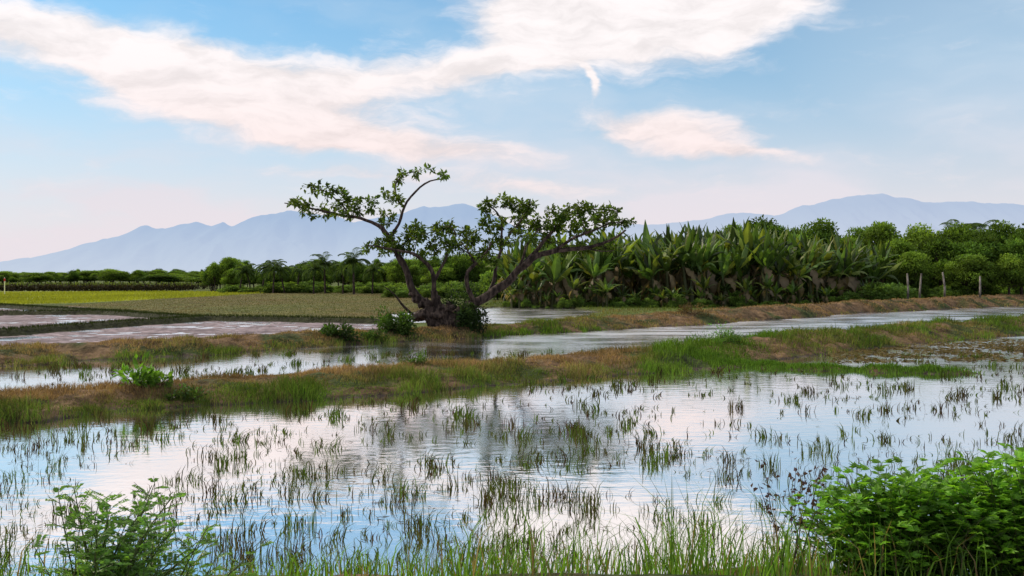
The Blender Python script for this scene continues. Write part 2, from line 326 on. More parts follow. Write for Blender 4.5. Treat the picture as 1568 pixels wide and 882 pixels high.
for (cx,cy,rx,ry,n) in E:
    c=W(cx,cy,TY); k=TY/F
    dy=rng.uniform(-1.6,1.6) if cx>590 else rng.uniform(-.2,1.4)
    for _ in range(int(n*1.55)):
        v=rng.normal(0,1,3); v/=np.linalg.norm(v); v*=rng.random()**.4
        A.append(c+np.array([v[0]*rx*k*1.1,dy+v[1]*(rx+ry)*.55*k,v[2]*ry*k*1.15]))
A=np.array(A); nod=np.array(nodes); dist=np.array([np.linalg.norm(nod-a,axis=1).min() for a in A]); A=A[np.argsort(dist)]
tips=[]
for a in A:
    j=nearest(a); b=nodes[j]; L_=np.linalg.norm(a-b); m=max(1,int(L_/.3)); pi=j; bend=rng.normal(0,.06,3)+np.array([0,0,-.05*L_])
    for q in range(1,m+1):
        u=q/m; nodes.append(b*(1-u)+a*u+bend*math.sin(math.pi*u)+rng.normal(0,.015,3)*(u<1)); par.append(pi); rad.append(0); pi=len(nodes)-1
    tips.append(pi)
par=np.array(par); nn=len(nodes); acc=np.zeros(nn); e=2.4
kids=[[] for _ in range(nn)]
for i in range(nn):
    if par[i]>=0: kids[par[i]].append(i)
for i in range(nn-1,-1,-1):
    if acc[i]==0: acc[i]=.012**e
    if par[i]>=0: acc[par[i]]+=acc[i]
R=np.maximum(acc**(1/e)*.8,np.array(rad)); ND=np.array(nodes)
treeE=empty('gnarled_tree',(W(690,515,TY)[0],TY,0))
off=np.array(treeE.location)
mb=MB(); bark=[1,1,1]
def chain(start,first):
    ch=[first] if start<0 else [start,first]; cur=first
    while kids[cur]:
        ks=sorted(kids[cur],key=lambda k:-R[k]); cur2=ks[0]
        for k in ks[1:]: stack.append((cur,k))
        ch.append(cur2);cur=cur2
    return ch
stack=[(-1,i) for i in range(nn) if par[i]<0]
while stack:
    s_,f_=stack.pop(); ch=chain(s_,f_); rr=R[ch].copy()
    if s_>=0: rr[0]=min(rr[0],rr[1]*1.25)
    tube(mb,ND[ch]-off,rr,bark,0,8 if rr.max()>.06 else 4,.25)
mb.obj('branches',[M_bark],True,treeE)
mb=MB()
def tk(pts,rs,y0=0,y1=0):
    n=len(pts);P=np.array([W(a,b,TY+y0+(y1-y0)*i/(n-1)) for i,(a,b) in enumerate(pts)])-off
    d=np.linspace(0,1,n); t=np.linspace(0,1,n*4); Q=np.stack([np.interp(t,d,P[:,j]) for j in range(3)],1); rr=np.interp(t,d,rs); Q[1:-1]+=rng.normal(0,.05,(len(Q)-2,3))
    for _ in range(2): Q[1:-1]=(Q[:-2]+2*Q[1:-1]+Q[2:])/4
    tube(mb,Q,rr,bark,0,12,.2)
tk([(694,530),(692,512),(690,498),(684,486),(676,476)],[.75,.62,.55,.5,.36])
tk([(706,532),(704,510),(702,495),(700,484),(712,473),(730,462)],[.55,.46,.44,.42,.34,.26],.3,.1)
tk([(660,528),(670,514),(682,500),(684,490)],[.22,.26,.3,.3],-.9,-.2)
tk([(680,530),(684,515),(690,500)],[.22,.26,.26],-1.1,-.5)
tk([(712,530),(706,514),(700,498)],[.22,.26,.26],-1.0,-.4)
tk([(734,524),(722,514),(708,500)],[.2,.26,.28],.3,.1)
tk([(690,495),(675,484),(655,480),(638,484),(630,488)],[.36,.38,.32,.24,.10],-.2,-.5)
tk([(676,486),(664,470),(650,467),(640,458),(630,446)],[.36,.36,.3,.25,.21],0,0)
tk([(680,484),(672,470),(666,456),(664,445)],[.32,.27,.19,.15],-.2,-.3)
tk([(700,484),(690,470),(684,460)],[.28,.22,.06],.2,.5)
tk([(660,478),(654,468),(650,460)],[.2,.16,.06],-.3,-.4)
for _ in range(14):
    a=(rng.uniform(650,716),rng.uniform(470,506)); tk([a,(a[0]+rng.uniform(-7,7),a[1]-5)],[.17,.1],-.4,-.6)
tr=mb.obj('trunk',[M_bark],True,treeE)
rm=tr.modifiers.new('r','REMESH'); rm.mode='VOXEL'; rm.voxel_size=.05; rm.use_smooth_shade=True
tx=bpy.data.textures.new('knots','CLOUDS'); tx.noise_scale=.28; tx.noise_depth=4
dm=tr.modifiers.new('d','DISPLACE'); dm.texture=tx; dm.strength=.36; dm.mid_level=.5
mb=MB(); P=[];D=[];Cc=[];Ln=[]
for t in tips:
    base=ND[t]-off; axis=nrm(ND[t]-ND[par[t]]); n=rng.integers(8,17); tone=rng.uniform(.45,1.5); yel=rng.random()
    for _ in range(n):
        v=nrm(rng.normal(0,1,3)+axis*.5+np.array([0,0,-.2])); P.append(base-axis*rng.uniform(0,.3)+v*rng.uniform(.02,.12)+np.array([0,0,rng.uniform(-.03,.08)])); D.append(v); Ln.append(rng.uniform(.17,.32))
        Cc.append(np.array([.05+.05*yel,.10+.045*yel,.015])*tone*rng.uniform(.7,1.3))
P=np.array(P);D=np.array(D);Nn=rng.normal(0,.6,(len(P),3))+[0,0,1]; Ln=np.array(Ln)
leaves(mb,P,D,Nn,Ln,Ln*.55,np.array(Cc)); mb.obj('foliage',[M_leaf],False,treeE)

# ---------------------------------------------------------------- bushes
def bush(name,px,py,Y,wpx,hpx,col,nl=900,ls=.12,mat=M_leaf,wr=.55):
    k=Y/F; x=(px-CX)*k; z0=max(0,float(terrain(np.array([x]),np.array([Y*1.0]))[0])); rx=wpx*k/2; rz=hpx*k
    mb=MB(); nb=11; P=[];D=[];C=[]
    for b in range(nb):
        a=rng.uniform(0,6.28); q=rng.random()**.5*.85; bc=np.array([math.cos(a)*q*rx,math.sin(a)*q*rx*.8,rz*rng.uniform(.1,.8)*(1.1-q*.7)]); br=np.array([rx*.4,rx*.4,rz*.34])*rng.uniform(.5,1.2)
        v=nrm(rng.normal(0,1,(nl//nb,3))); r=rng.uniform(.4,1.25,(len(v),1)); p=bc+v*br*r; tone=rng.uniform(.55,1.4)
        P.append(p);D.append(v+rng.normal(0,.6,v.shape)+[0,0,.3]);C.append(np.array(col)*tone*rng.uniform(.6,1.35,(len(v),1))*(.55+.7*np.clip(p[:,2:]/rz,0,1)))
        tube(mb,[(0,0,-.05),bc*.5+rng.normal(0,.03,3),bc],[.02,.014,.006],[.05,.035,.02],0,4)
    P=np.concatenate(P);D=np.concatenate(D);C=np.concatenate(C); P[:,2]=np.maximum(P[:,2],.0)
    leaves(mb,P,D,rng.normal(0,.6,P.shape)+[0,0,1],rng.uniform(.6,1.3,len(P))*ls,rng.uniform(.6,1.3,len(P))*ls*wr,C)
    o=mb.obj(name,[mat]); o.location=(x,Y,z0-.03); return o
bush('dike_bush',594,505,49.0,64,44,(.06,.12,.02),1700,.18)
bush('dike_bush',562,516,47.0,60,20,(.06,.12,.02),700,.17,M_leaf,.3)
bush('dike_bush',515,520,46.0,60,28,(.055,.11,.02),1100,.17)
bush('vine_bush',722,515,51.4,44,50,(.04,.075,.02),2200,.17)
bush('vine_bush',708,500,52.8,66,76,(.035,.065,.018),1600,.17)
bush('broadleaf_weed',210,572,24.3,66,44,(.13,.28,.03),190,.21,M_leaf,.6)
bush('broadleaf_weed',245,576,24.4,40,28,(.13,.25,.03),90,.18,M_leaf,.6)
bush('broadleaf_weed',285,588,23.8,60,24,(.07,.14,.03),300,.1)
bush('dike_bush',636,542,29.5,36,18,(.07,.14,.025),220,.1)
bush('dike_bush',1062,490,68,46,20,(.13,.09,.04),700,.2,M_leaf,.25)
bush('dike_bush',1098,545,38.2,90,30,(.09,.21,.03),900,.15,M_leaf,.2)
bush('dike_bush',1425,500,56,60,22,(.16,.16,.04),500,.2,M_leaf,.2)

# ---------------------------------------------------------------- background tree meshes
def tree_mesh(name,seed,h,w,nl,ls,base=(.045,.085,.018),lo=.25,nblob=26):
    r=np.random.default_rng(seed); mb=MB()
    tube(mb,[(0,0,-.3),(.1,0,h*.2),(r.normal(0,.2),0,h*.45),(0,0,h*.7)],[h*.035,h*.026,h*.02,h*.008],[.06,.05,.04],1,7)
    P=[];D=[];C=[]
    for b in range(nblob):
        a=r.uniform(0,6.28); el=r.uniform(-.25,1); q=math.sqrt(max(0,1-el*el))*r.uniform(.5,.95)
        bc=np.array([math.cos(a)*q*w*.38,math.sin(a)*q*w*.38,h*(lo+.12)+(h*(1-lo-.25))*max(0,(el+.25)/1.25)*r.uniform(.8,1)])
        br=w*r.uniform(.10,.2)*np.array([1.1,1.1,.75]); n=nl//nblob; tone=r.uniform(.5,1.5); ye=r.random()
        v=nrm(r.normal(0,1,(n,3))); v[:,2]=np.where(v[:,2]<-.5,-v[:,2],v[:,2]); p=bc+v*br*r.uniform(.6,1.25,(n,1))
        P.append(p);D.append(v*.6+r.normal(0,.6,v.shape)+[0,0,-.1])
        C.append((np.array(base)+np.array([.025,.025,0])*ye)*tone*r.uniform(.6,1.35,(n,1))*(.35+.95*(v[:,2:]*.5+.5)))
        tube(mb,[(0,0,h*.35),bc*.6+np.array([0,0,h*.12]),bc],[h*.012,h*.008,h*.004],[.05,.04,.03],1,4)
    P=np.concatenate(P);D=np.concatenate(D);C=np.concatenate(C); k=r.uniform(.6,1.3,len(P))*ls
    leaves(mb,P,D,r.normal(0,.5,P.shape)+[0,0,1],k,k*.55,C)
    return mb.mesh(name,[M_far,M_bark])
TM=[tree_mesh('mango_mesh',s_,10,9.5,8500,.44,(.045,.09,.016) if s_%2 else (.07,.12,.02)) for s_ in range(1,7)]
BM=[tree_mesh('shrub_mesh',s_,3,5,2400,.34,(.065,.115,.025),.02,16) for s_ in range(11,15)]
def inst(name,me,loc,sc_,rz,parent=None):
    o=bpy.data.objects.new(name,me); sc.collection.objects.link(o); o.location=loc; o.scale=sc_; o.rotation_euler=(0,0,rz); 
    if parent: o.parent=parent
    return o
def banana_mesh(name,seed):
    r=np.random.default_rng(seed); mb=MB(); hs=r.uniform(1.3,2.6)
    tube(mb,[(0,0,-.2),(.03,0,hs*.5),(r.normal(0,.08),0,hs)],[.17,.14,.08],[.09,.10,.04],0,8)
    nlv=12; pt=r.uniform(.6,1.15)
    for i in range(nlv):
        a=i*2.4+r.uniform(-.4,.4); u=i/nlv; dead=i<3
        el=math.radians(r.uniform(-60,-15) if dead else (25+62*u)+r.uniform(-14,14)); Lg=r.uniform(1.7,2.8)*(0.7 if dead else 1); wd=r.uniform(.45,.74)
        hd=np.array([math.cos(a),math.sin(a),0]); sd=np.array([-math.sin(a),math.cos(a),0]); n=9; V=[];C=[]; p=np.array([0,0,hs*.97])+hd*.05
        droop=r.uniform(.3,1.9)*(1-.5*u); col=np.array([.17,.13,.07])*r.uniform(.5,1.2) if dead else (np.array([.07,.13,.024])*r.uniform(.35,1.5)+np.array([.09,.08,.01])*(r.random()<.22))*pt
        for k in range(n+1):
            t=k/n; ee=el-droop*t*t*1.2; d=hd*math.cos(ee)+np.array([0,0,math.sin(ee)]); 
            if k: p=p+d*Lg/n
            nrmv=np.cross(sd,d); wv=wd*.5*(math.sin(math.pi*min(1,max(0,(t-.1)/.92))**.75) if t>.1 else .06)
            wl=wv*(1 if r.random()>.28 else .5); wr=wv*(1 if r.random()>.28 else .5); fd=.45+.3*r.random()
            V+=[p+sd*wl+abs(wl)*fd*(-nrmv if dead else nrmv)*.8, p, p-sd*wr+abs(wr)*fd*nrmv*.8]; cc=col*r.uniform(.8,1.2)
            C+=[cc,cc*1.3+.01,cc]
        T=[]
        for k in range(n):
            q=k*3; T+=[(q,q+1,q+4),(q,q+4,q+3),(q+1,q+2,q+5),(q+1,q+5,q+4)]
        mb.add(V,T,np.array(C))
    return mb.mesh(name,[M_ban])
BN=[banana_mesh('banana_mesh',40+i) for i in range(12)]
BH=[3.6]*12
for i,me in enumerate(BN):
    co=np.empty(len(me.vertices)*3,np.float32); me.vertices.foreach_get('co',co); BH[i]=float(co.reshape(-1,3)[:,2].max())
grove=empty('banana_grove')
def top_at(px): return np.interp(px,[780,850,950,1040,1140,1240,1320],[400,388,384,376,372,384,396])
for i in range(320):
    px=rng.uniform(770,1350); Y0=np.interp(px,[780,1000,1200,1330],[108,104,106,118]); Y=Y0+rng.random()**1.3*36; x=(px-CX)/F*Y
    hh=H+(HY-top_at(px)-rng.triangular(-44,-10,10))/F*Y; j=rng.integers(12); s_=max(.5,hh/BH[j])
    o=inst('banana_plant',BN[j],(x,Y,.1),(min(s_,1.45),min(s_,1.45),s_),rng.uniform(0,6.28),grove); o.rotation_euler=(rng.normal(0,.1),rng.normal(0,.1),rng.uniform(0,6.28))
for i in range(80):
    px=rng.uniform(770,1350); Y=np.interp(px,[780,1000,1200,1330],[107,103,105,117])+rng.uniform(-2,4); x=(px-CX)/F*Y; j=rng.integers(12); s_=rng.uniform(.3,.85)
    inst('banana_plant',BN[j],(x,Y,.05),(s_*1.1,s_*1.1,s_),rng.uniform(0,6.28),grove)
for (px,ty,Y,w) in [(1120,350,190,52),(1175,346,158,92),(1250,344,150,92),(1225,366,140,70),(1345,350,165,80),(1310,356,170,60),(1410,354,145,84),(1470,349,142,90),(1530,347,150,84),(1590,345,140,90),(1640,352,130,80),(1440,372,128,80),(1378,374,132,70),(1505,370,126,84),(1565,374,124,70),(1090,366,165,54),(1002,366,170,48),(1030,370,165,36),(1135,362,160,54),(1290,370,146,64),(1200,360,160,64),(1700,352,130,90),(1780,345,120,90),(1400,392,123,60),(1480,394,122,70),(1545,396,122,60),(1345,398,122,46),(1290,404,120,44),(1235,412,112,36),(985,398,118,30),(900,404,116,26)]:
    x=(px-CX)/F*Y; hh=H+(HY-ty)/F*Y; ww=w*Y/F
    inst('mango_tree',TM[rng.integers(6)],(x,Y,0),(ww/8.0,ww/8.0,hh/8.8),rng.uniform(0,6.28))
und=empty('undergrowth')
for i in range(150):
    px=rng.uniform(780,1800); Y=np.interp(px,[780,1000,1200,1330,1400,1568,1800],[104,102,104,112,114,133,150])+rng.uniform(-2,7); x=(px-CX)/F*Y
    s_=rng.uniform(.08,.42)*(1.0 if px<1300 else 2.2); inst('shrub',BM[rng.integers(4)],(x,Y,0),(s_*1.5,s_,s_*rng.uniform(.6,1.4)),rng.uniform(0,6.28),und)
for i in range(120):
    px=rng.uniform(760,1800); Y=np.interp(px,[780,1000,1330,1568,1800],[140,142,146,156,160])+rng.uniform(0,20); x=(px-CX)/F*Y
    s_=rng.uniform(1.1,1.6); inst('shrub',BM[rng.integers(4)],(x,Y,0),(s_,s_,s_*1.2),rng.uniform(0,6.28),und)
for px,tp in [(1390,420),(1408,420),(1446,418),(1500,424)]:
    Y=110; mb=MB(); a=W(px,455,Y);b=W(px+rng.uniform(-3,3),tp,Y); tube(mb,[(0,0,-.5),(0.05,0,(b[2])*.5),(b[0]-a[0],0,b[2])],[.13,.11,.09],[1,1,1],0,8,.25)
    o=mb.obj('tree_stump',[M_bark2],True); o.location=(a[0],Y,.1)
def palm_mesh(name,seed,h=7.5):
    r=np.random.default_rng(seed); mb=MB(); top=np.array([r.normal(0,.5),r.normal(0,.3),h*.72])
    tube(mb,[(0,0,-.2),top*[.4,.4,.5],top],[.22,.16,.13],[.09,.08,.07],1,7)
    for i in range(22):
        a=i*2.4; el=math.radians(r.uniform(-25,75)); Lg=r.uniform(2.4,3.2); hd=np.array([math.cos(a),math.sin(a),0]); sd=np.array([-math.sin(a),math.cos(a),0]); p=top.copy(); P=[];D=[];rib=[p.copy()]
        for k in range(12):
            t=k/12; ee=el-1.5*t*t; d=hd*math.cos(ee)+np.array([0,0,math.sin(ee)]); p=p+d*Lg/12; rib.append(p.copy())
            for sg in(-1,1):
                for q in range(2): P.append(p+d*Lg/24*q);D.append(sd*sg+d*.6+np.array([0,0,-.5]))
        tube(mb,rib,np.linspace(.05,.015,13),[.08,.1,.03],0,3)
        n=len(P); leaves(mb,np.array(P),np.array(D),np.tile([0,0,1.],(n,1)),r.uniform(.5,.8,n),.16,np.array([.06,.10,.03])*r.uniform(.6,1.3,(n,1)))
    return mb.mesh(name,[M_far,M_bark])
PM=[palm_mesh('palm_mesh',i) for i in (3,4,5)]
for (px,ty,Y) in [(400,396,210),(418,400,205),(542,385,190),(385,404,215),(455,402,213),(498,390,205),(480,400,200),(436,400,210),(366,402,216),(525,400,200),(570,402,195),(1462,342,160),(1488,346,158),(1552,344,150)]:
    hh=H+(HY-ty)/F*Y; s_=hh/7.0; inst('coconut_palm',PM[rng.integers(3)],((px-CX)/F*Y,Y,0),(s_,s_,s_),rng.uniform(0,6.28))
tl=empty('tree_line')
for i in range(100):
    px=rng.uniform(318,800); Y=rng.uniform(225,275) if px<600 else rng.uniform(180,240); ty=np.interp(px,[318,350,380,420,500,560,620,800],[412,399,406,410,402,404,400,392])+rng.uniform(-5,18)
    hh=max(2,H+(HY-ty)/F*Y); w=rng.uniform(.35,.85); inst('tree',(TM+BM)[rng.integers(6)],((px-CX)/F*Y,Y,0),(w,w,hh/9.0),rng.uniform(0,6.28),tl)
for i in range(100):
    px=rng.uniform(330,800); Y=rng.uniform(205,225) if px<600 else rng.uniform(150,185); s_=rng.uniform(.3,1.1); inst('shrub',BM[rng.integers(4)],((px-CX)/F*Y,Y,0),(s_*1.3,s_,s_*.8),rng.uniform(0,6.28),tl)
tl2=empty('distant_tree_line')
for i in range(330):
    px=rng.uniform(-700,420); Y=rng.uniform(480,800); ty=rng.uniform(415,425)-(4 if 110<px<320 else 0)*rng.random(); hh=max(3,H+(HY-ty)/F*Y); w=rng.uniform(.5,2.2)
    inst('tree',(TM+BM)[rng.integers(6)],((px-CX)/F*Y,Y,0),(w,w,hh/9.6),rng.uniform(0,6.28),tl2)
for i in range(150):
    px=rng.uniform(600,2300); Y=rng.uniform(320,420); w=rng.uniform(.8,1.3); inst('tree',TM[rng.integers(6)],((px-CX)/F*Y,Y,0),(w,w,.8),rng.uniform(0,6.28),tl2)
mb=MB(); 
for row in range(5):
    Y=300-row*14; n=4000; px=rng.uniform(-500,330-row*14,n); X=(px-CX)/F*Y; z=rng.uniform(.2,2.0-row*.12,n); 
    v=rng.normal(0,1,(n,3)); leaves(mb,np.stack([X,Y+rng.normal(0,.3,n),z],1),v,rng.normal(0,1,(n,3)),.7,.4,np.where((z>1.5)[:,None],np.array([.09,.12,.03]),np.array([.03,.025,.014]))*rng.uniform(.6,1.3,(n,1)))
    for p_ in np.arange(-480,330-row*14,9): 
        x=(p_-CX)/F*Y; tube(mb,[(x,Y,0),(x,Y,2.2)],[.09,.07],[.05,.04,.035],0,4)
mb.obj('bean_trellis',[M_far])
mb=MB(); tube(mb,[(0,0,0),(0,0,2.6)],[.1,.1],[.5,.5,.48],0,8); tube(mb,[(0,0,2.6),(0,0,3.1)],[.16,.16],[.4,.04,.03],0,8); tube(mb,[(0,0,3.1),(0,0,3.3)],[.12,.05],[.5,.5,.48],0,8)
o=mb.obj('marker_post',[M_far]); o.location=((7-CX)/F*190,190,.1)

# ---------------------------------------------------------------- foreground
mb=MB(); n=8500; px=rng.uniform(-150,1800,n); Y=rng.uniform(6.8,10.6,n); X=(px-CX)/F*Y; z=np.maximum(terrain(X,Y),-.05)
dn=fbm(X*1.4,Y*1.4,81); prob=np.interp(px,[-150,350,560,800,1250,1800],[.3,.3,.4,.8,1,.8])*ss((dn-.34)*6)
k=rng.random(n)<prob; X=X[k];Y=Y[k];z=z[k];px=px[k];dn=dn[k];n=len(X)
tall=np.interp(px,[0,500,800,950,1180,1260,1800],[.25,.2,.28,.42,.5,.25,.2])*(.5+1.3*ss((dn-.35)*3)); h=tall*rng.uniform(.35,1.35,n)*np.where(Y>9.9,.75,1)
lean=rng.normal(0,.38,(n,3));lean[:,2]=0;lean[:,0]+=.1
C=np.array([.10,.20,.026])*rng.uniform(.35,1.5,(n,1)); br=rng.random(n)<.15; C[br]=np.array([.2,.15,.07])*rng.uniform(.6,1.2,(br.sum(),1))
blades(mb,np.stack([X,Y,z-.02],1),h,lean,rng.uniform(.007,.016,n),C,curve=1.2); mb.obj('bank_grass',[M_fg])
def fgshrub(name,x,Y,z0,R_,Ht,nst,leafL,col,kind,leanx=0.,lo=.55,dome=.35):
    mb=MB(); P=[];D=[];Nn=[];C=[];Ls=[]
    for s_ in range(nst):
        a=rng.uniform(0,6.28); q=rng.random()**.6; ht=Ht*(1-dome*q*q)*rng.uniform(lo,1.05); end=np.array([math.cos(a)*q*R_+leanx*ht,math.sin(a)*q*R_*.7,ht]); st=np.array([rng.normal(0,.12)*R_,rng.normal(0,.1),-.1]); mid=(st+end)/2+np.array([-end[0]*.15,-end[1]*.15,ht*.12])+rng.normal(0,.06,3)
        m=int(ht/.045)+4; t=np.linspace(0,1,m)[:,None]; Q=st*(1-t)**2+2*mid*t*(1-t)+end*t*t; tube(mb,Q,np.linspace(.009,.003,m),[.09,.12,.04],0,4); tone=rng.uniform(.6,1.3)
        for i in range(int(m*.2),m):
            if kind=='pin' and rng.random()<.25: continue
            ax=nrm(Q[i]-Q[i-1]); aa=i*2.4; out=nrm(np.array([math.cos(aa),math.sin(aa),.35])+ax*.4+rng.normal(0,.15,3))
            if kind=='palm':
                pet=rng.uniform(.04,.13); b=Q[i]+out*pet; side=nrm(np.cross(out,[0,0,1.])); up=np.cross(side,out)
                for an in (-1.1,-.55,0,.55,1.1):
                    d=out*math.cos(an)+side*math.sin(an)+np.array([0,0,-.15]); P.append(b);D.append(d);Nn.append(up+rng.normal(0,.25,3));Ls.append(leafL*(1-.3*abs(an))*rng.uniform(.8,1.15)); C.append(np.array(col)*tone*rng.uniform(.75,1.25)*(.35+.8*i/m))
            else:
                Lr=rng.uniform(.12,.24)*(1.2-.6*i/m); side=nrm(np.cross(out,[0,0,1.])); k_=9
                tube(mb,[Q[i],Q[i]+out*Lr],[.003,.0015],[.09,.12,.04],0,3,0,False)
                for j in range(2,k_+1):
                    b=Q[i]+out*Lr*j/k_+np.array([0,0,-.03*(j/k_)**2])
                    for sg in(-1,1): P.append(b);D.append(side*sg+out*.45);Nn.append(np.array([0,-.5,1.])+rng.normal(0,.45,3));Ls.append(leafL*rng.uniform(.7,1.2)); C.append(np.array(col)*tone*rng.uniform(.7,1.3))
    P=np.array(P);Ls=np.array(Ls); leaves(mb,P,np.array(D),np.array(Nn),Ls,Ls*(.52 if kind=='palm' else .5),np.array(C)); o=mb.obj(name,[M_fg]); o.location=(x,Y,z0); return o
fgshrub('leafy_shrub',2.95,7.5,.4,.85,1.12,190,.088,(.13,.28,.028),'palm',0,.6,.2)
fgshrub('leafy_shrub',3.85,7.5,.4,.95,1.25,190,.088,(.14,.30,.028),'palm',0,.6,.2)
fgshrub('feathery_shrub',-3.05,7.2,.35,.65,1.4,44,.042,(.14,.28,.05),'pin',.28,.4)
fgshrub('feathery_shrub',-2.6,7.5,.3,.9,.85,34,.040,(.14,.27,.045),'pin',.1,.4)
fgshrub('feathery_shrub',-1.4,7.0,.35,.8,.5,14,.040,(.14,.27,.04),'pin',.1,.3)
mb=MB()
for i in range(8):
    b=np.array([2.15+rng.normal(0,.1),7.6+rng.normal(0,.1),.5]); e_=b+np.array([rng.normal(0,.15),0,rng.uniform(.85,1.15)]); m=10; t=np.linspace(0,1,m)[:,None]; Q=b*(1-t)+e_*t+rng.normal(0,.012,(m,3)); tube(mb,Q,np.linspace(.006,.002,m),[.05,.03,.03],0,4)
    P=Q[6:].repeat(5,0)+rng.normal(0,.03,(20,3)); leaves(mb,P,rng.normal(0,1,(20,3)),rng.normal(0,1,(20,3)),.045,.028,np.array([.07,.04,.045])*np.ones((20,1)))
mb.obj('dry_weed',[M_fg])

# ---------------------------------------------------------------- mountains
def mtmat(name,low,high,zt):  # haze painted in as bluish emission over diffuse, paler toward the base
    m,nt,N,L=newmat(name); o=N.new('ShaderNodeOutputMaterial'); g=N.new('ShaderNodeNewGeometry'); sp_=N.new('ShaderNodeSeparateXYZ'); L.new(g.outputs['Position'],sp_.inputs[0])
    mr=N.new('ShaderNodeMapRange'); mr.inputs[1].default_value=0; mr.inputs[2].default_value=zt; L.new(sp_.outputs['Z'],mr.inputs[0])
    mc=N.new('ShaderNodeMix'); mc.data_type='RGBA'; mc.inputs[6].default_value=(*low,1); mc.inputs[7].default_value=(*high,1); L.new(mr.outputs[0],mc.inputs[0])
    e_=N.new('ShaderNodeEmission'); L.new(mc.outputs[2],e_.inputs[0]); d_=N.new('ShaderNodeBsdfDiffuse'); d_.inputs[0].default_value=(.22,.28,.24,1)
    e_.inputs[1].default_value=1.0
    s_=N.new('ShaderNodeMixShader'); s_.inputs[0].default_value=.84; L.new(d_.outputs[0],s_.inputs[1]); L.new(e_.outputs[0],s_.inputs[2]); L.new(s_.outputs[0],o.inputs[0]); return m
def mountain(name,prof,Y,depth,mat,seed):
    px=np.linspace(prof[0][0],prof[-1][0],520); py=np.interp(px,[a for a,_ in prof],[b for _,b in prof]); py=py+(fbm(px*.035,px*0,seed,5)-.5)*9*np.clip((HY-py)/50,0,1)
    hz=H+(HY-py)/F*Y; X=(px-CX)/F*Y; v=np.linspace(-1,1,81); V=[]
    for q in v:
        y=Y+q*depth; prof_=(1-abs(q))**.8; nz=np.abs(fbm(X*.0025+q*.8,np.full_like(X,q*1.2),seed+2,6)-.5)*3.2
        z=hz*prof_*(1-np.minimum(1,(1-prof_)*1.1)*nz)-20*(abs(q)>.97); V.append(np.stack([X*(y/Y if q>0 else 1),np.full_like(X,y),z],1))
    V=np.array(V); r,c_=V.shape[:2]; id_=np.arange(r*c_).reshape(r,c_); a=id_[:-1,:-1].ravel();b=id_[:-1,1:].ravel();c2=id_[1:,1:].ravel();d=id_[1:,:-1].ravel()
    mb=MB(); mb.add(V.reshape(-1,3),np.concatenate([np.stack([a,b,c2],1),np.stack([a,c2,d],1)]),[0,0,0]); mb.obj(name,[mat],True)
mountain('mountain_range',[(-700,427),(-200,418),(0,402),(80,390),(130,372),(185,360),(215,346),(225,345),(240,352),(275,342),(300,340),(325,347),(342,338),(356,346),(400,331),(440,324),(480,328),(540,338),(590,334),(625,322),(650,314),(675,318),(712,314),(740,324),(790,345),(860,372),(960,400),(1060,426)],9000,1800,mtmat('hill_painted_haze',(.64,.72,.88),(.43,.56,.80),560),3)
mountain('mountain_range',[(620,426),(700,395),(800,365),(880,352),(960,345),(1040,340),(1100,330),(1140,326),(1185,331),(1220,318),(1270,306),(1310,300),(1350,297),(1385,302),(1410,309),(1460,311),(1510,309),(1568,315),(1700,330),(1900,345),(2300,400),(2500,427)],11500,2200,mtmat('hill_painted_haze_far',(.70,.75,.90),(.51,.61,.82),850),8)

# ---------------------------------------------------------------- world / sky
w=bpy.data.worlds.new('World'); sc.world=w; w.use_nodes=True; nt=w.node_tree; N=nt.nodes; L=nt.links; N.clear()
SUN_EL=math.radians(34); SUN_AZ=math.radians(-62)
def math_(op,a,b=None,c=None,clamp=False):
    n=N.new('ShaderNodeMath'); n.operation=op; n.use_clamp=clamp
    for i,v in enumerate((a,b,c)):
        if v is None: continue
        if isinstance(v,(int,float)): n.inputs[i].default_value=v
        else: L.new(v,n.inputs[i])
    return n.outputs[0]
def vmath(op,a,b=None,scale=None):
    n=N.new('ShaderNodeVectorMath'); n.operation=op
    for i,v in enumerate((a,b)):
        if v is None: continue
        if isinstance(v,tuple): n.inputs[i].default_value=v
        else: L.new(v,n.inputs[i])
    if scale is not None: n.inputs['Scale'].default_value=scale
    return n
def mrange(v,a,b,c,d,sm=True):
    n=N.new('ShaderNodeMapRange'); n.interpolation_type='SMOOTHSTEP' if sm else 'LINEAR'; L.new(v,n.inputs[0])
    for i,q in enumerate((a,b,c,d)): n.inputs[i+1].default_value=q
    return n.outputs[0]
out=N.new('ShaderNodeOutputWorld'); tc=N.new('ShaderNodeTexCoord'); sx=N.new('ShaderNodeSeparateXYZ'); L.new(tc.outputs['Generated'],sx.inputs[0])
az=math_('MULTIPLY',math_('ARCTAN2',sx.outputs[0],sx.outputs[1]),57.2958); el=math_('MULTIPLY',math_('ARCSINE',sx.outputs[2]),57.2958)
cb=N.new('ShaderNodeCombineXYZ'); L.new(az,cb.inputs[0]); L.new(el,cb.inputs[1])
def noise(vec,scale,det,sxy,rot=0,off_=(0,0,0),rough=.55):
    mp=N.new('ShaderNodeMapping'); mp.inputs['Scale'].default_value=(sxy[0],sxy[1],sxy[2] if len(sxy)>2 else 1); mp.inputs['Rotation'].default_value=(0,0,rot); mp.inputs['Location'].default_value=off_; L.new(vec,mp.inputs[0])
    n=N.new('ShaderNodeTexNoise'); n.inputs['Scale'].default_value=scale; n.inputs['Detail'].default_value=det; n.inputs['Roughness'].default_value=rough; L.new(mp.outputs[0],n.inputs['Vector']); return n
wn=noise(cb.outputs[0],.2,4,(1,1.7))
wv=vmath('SCALE',vmath('SUBTRACT',wn.outputs['Color'],(.5,.5,.5)).outputs[0],None,4.5)
wv2=vmath('MULTIPLY',wv.outputs[0],(1,.5,0))
pos=vmath('ADD',cb.outputs[0],wv2.outputs[0]).outputs[0]
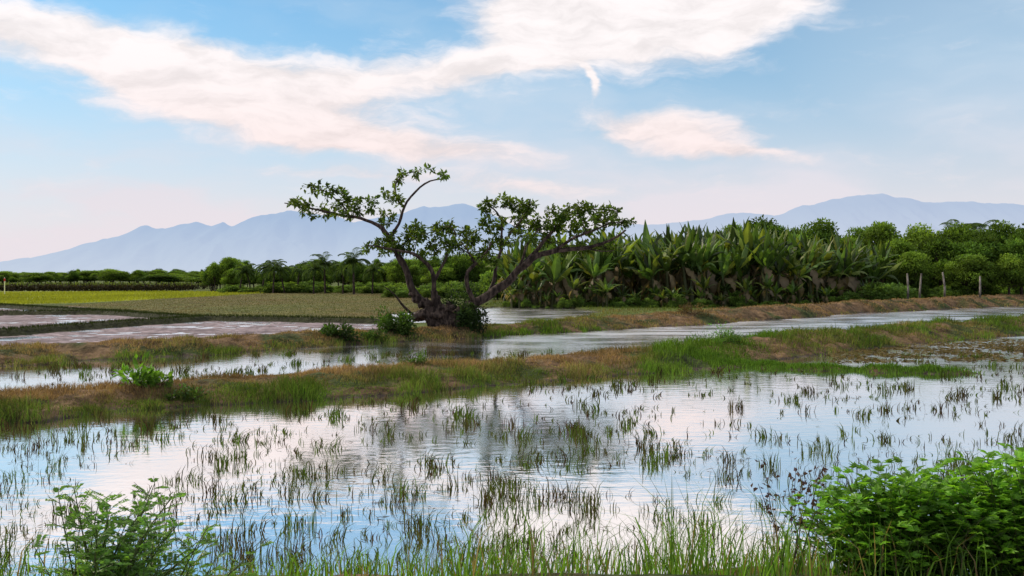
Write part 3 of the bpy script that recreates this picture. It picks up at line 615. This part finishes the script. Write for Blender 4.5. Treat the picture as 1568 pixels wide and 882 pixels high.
def ell(px,py,rx,ry,rot,wt=1.0,inner=0.0):
    a=math.atan((px-CX)/F); e_=math.atan((HY-py)/F*math.cos(a)); k=57.2958/F
    mp=N.new('ShaderNodeMapping'); mp.vector_type='TEXTURE'; mp.inputs['Location'].default_value=(math.degrees(a),math.degrees(e_),0); mp.inputs['Rotation'].default_value=(0,0,math.radians(-rot)); mp.inputs['Scale'].default_value=(rx*k*math.cos(a),ry*k*math.cos(a),1); L.new(pos,mp.inputs[0])
    ln=vmath('LENGTH',mp.outputs[0]); return math_('MULTIPLY',mrange(ln.outputs['Value'],inner,1.0,1,0),wt)
def total(lst):
    t=lst[0]
    for q in lst[1:]: t=math_('ADD',t,q)
    return t
cl=total([ell(20,45,260,68,10,1.2),ell(250,95,280,70,14,1.1),ell(440,145,340,100,12,1.2),ell(330,170,280,66,8,1.),ell(640,112,270,60,-3,1.),ell(790,98,180,42,-8,.8),
 ell(980,25,350,118,-4,1.7),ell(790,20,150,80,20,.9),ell(1150,10,260,80,-10,.8),ell(900,125,15,44,-15,1.),
 ell(1020,198,210,50,8,1.2),ell(1130,238,180,22,8,.8),ell(700,230,220,40,6,.9),ell(500,200,180,44,10,.75),ell(800,285,240,24,4,.6),ell(540,262,260,18,2,.55),ell(160,250,90,14,4,.35)])
fn=noise(pos,.42,6,(.5,1.7),math.radians(8),(3,1,0),.62)
m1=math_('ADD',cl,math_('MULTIPLY',math_('SUBTRACT',fn.outputs['Fac'],.5),1.7))
mask=mrange(m1,.05,1.1,0,.95)
gn=noise(tc.outputs['Generated'],2.2,3,(1,1,2.5)); gm_=math_('MULTIPLY',mrange(gn.outputs['Fac'],.32,.56,0,.92),mrange(el,15.5,22,0,1))
mask=math_('MAXIMUM',mask,gm_)
haze=mrange(el,-1,19,1.0,.10)
hr=math_('MULTIPLY',mrange(az,-2,26,0,.72),mrange(el,6,32,1,0)); haze=math_('MAXIMUM',haze,hr)
wisp=noise(pos,.16,4,(.4,1.5),math.radians(-6),(7,4,0),.5); haze=math_('ADD',haze,mrange(wisp.outputs['Fac'],.4,.7,0,.3),None,True)
sky=N.new('ShaderNodeTexSky'); sky.sky_type='NISHITA'; sky.sun_disc=False; sky.sun_elevation=SUN_EL; sky.sun_rotation=SUN_AZ; sky.air_density=1.0; sky.dust_density=.6; sky.ozone_density=1.5
tint=vmath('MULTIPLY',sky.outputs[0],(.52,1.05,1.25))
b1=N.new('ShaderNodeBackground'); b1.inputs[1].default_value=.105; L.new(tint.outputs[0],b1.inputs[0])
hc=N.new('ShaderNodeMix'); hc.data_type='RGBA'; hc.inputs[6].default_value=(.83,.765,.81,1); hc.inputs[7].default_value=(.60,.73,.86,1); L.new(mrange(el,2,13,0,1),hc.inputs[0])
b2=N.new('ShaderNodeBackground'); L.new(hc.outputs[2],b2.inputs[0]); b2.inputs[1].default_value=1
cr=N.new('ShaderNodeMix'); cr.data_type='RGBA'; cr.inputs[6].default_value=(.94,.79,.77,1); cr.inputs[7].default_value=(1.,.93,.92,1); L.new(mrange(el,5,14,0,1),cr.inputs[0])
b3=N.new('ShaderNodeBackground'); L.new(cr.outputs[2],b3.inputs[0]); L.new(mrange(fn.outputs['Fac'],.3,.62,.88,1.08),b3.inputs[1])
x1=N.new('ShaderNodeMixShader'); L.new(haze,x1.inputs[0]); L.new(b1.outputs[0],x1.inputs[1]); L.new(b2.outputs[0],x1.inputs[2])
x2=N.new('ShaderNodeMixShader'); L.new(mask,x2.inputs[0]); L.new(x1.outputs[0],x2.inputs[1]); L.new(b3.outputs[0],x2.inputs[2]); L.new(x2.outputs[0],out.inputs[0])
sl=bpy.data.lights.new('sun','SUN'); sl.energy=3.5; sl.angle=math.radians(2); sl.color=(1,.86,.68); so=bpy.data.objects.new('sun',sl); sc.collection.objects.link(so)
from mathutils import Vector
dv=Vector((math.sin(SUN_AZ)*math.cos(SUN_EL),math.cos(SUN_AZ)*math.cos(SUN_EL),math.sin(SUN_EL))); so.rotation_euler=dv.to_track_quat('Z','Y').to_euler()
cd=bpy.data.cameras.new('camera'); cd.sensor_width=36; cd.lens=36*F/1568; cd.clip_end=40000; cd.clip_start=.1
co=bpy.data.objects.new('camera',cd); sc.collection.objects.link(co); co.location=(0,0,H); co.rotation_euler=(math.radians(90)-math.atan(13/F),0,0); sc.camera=co
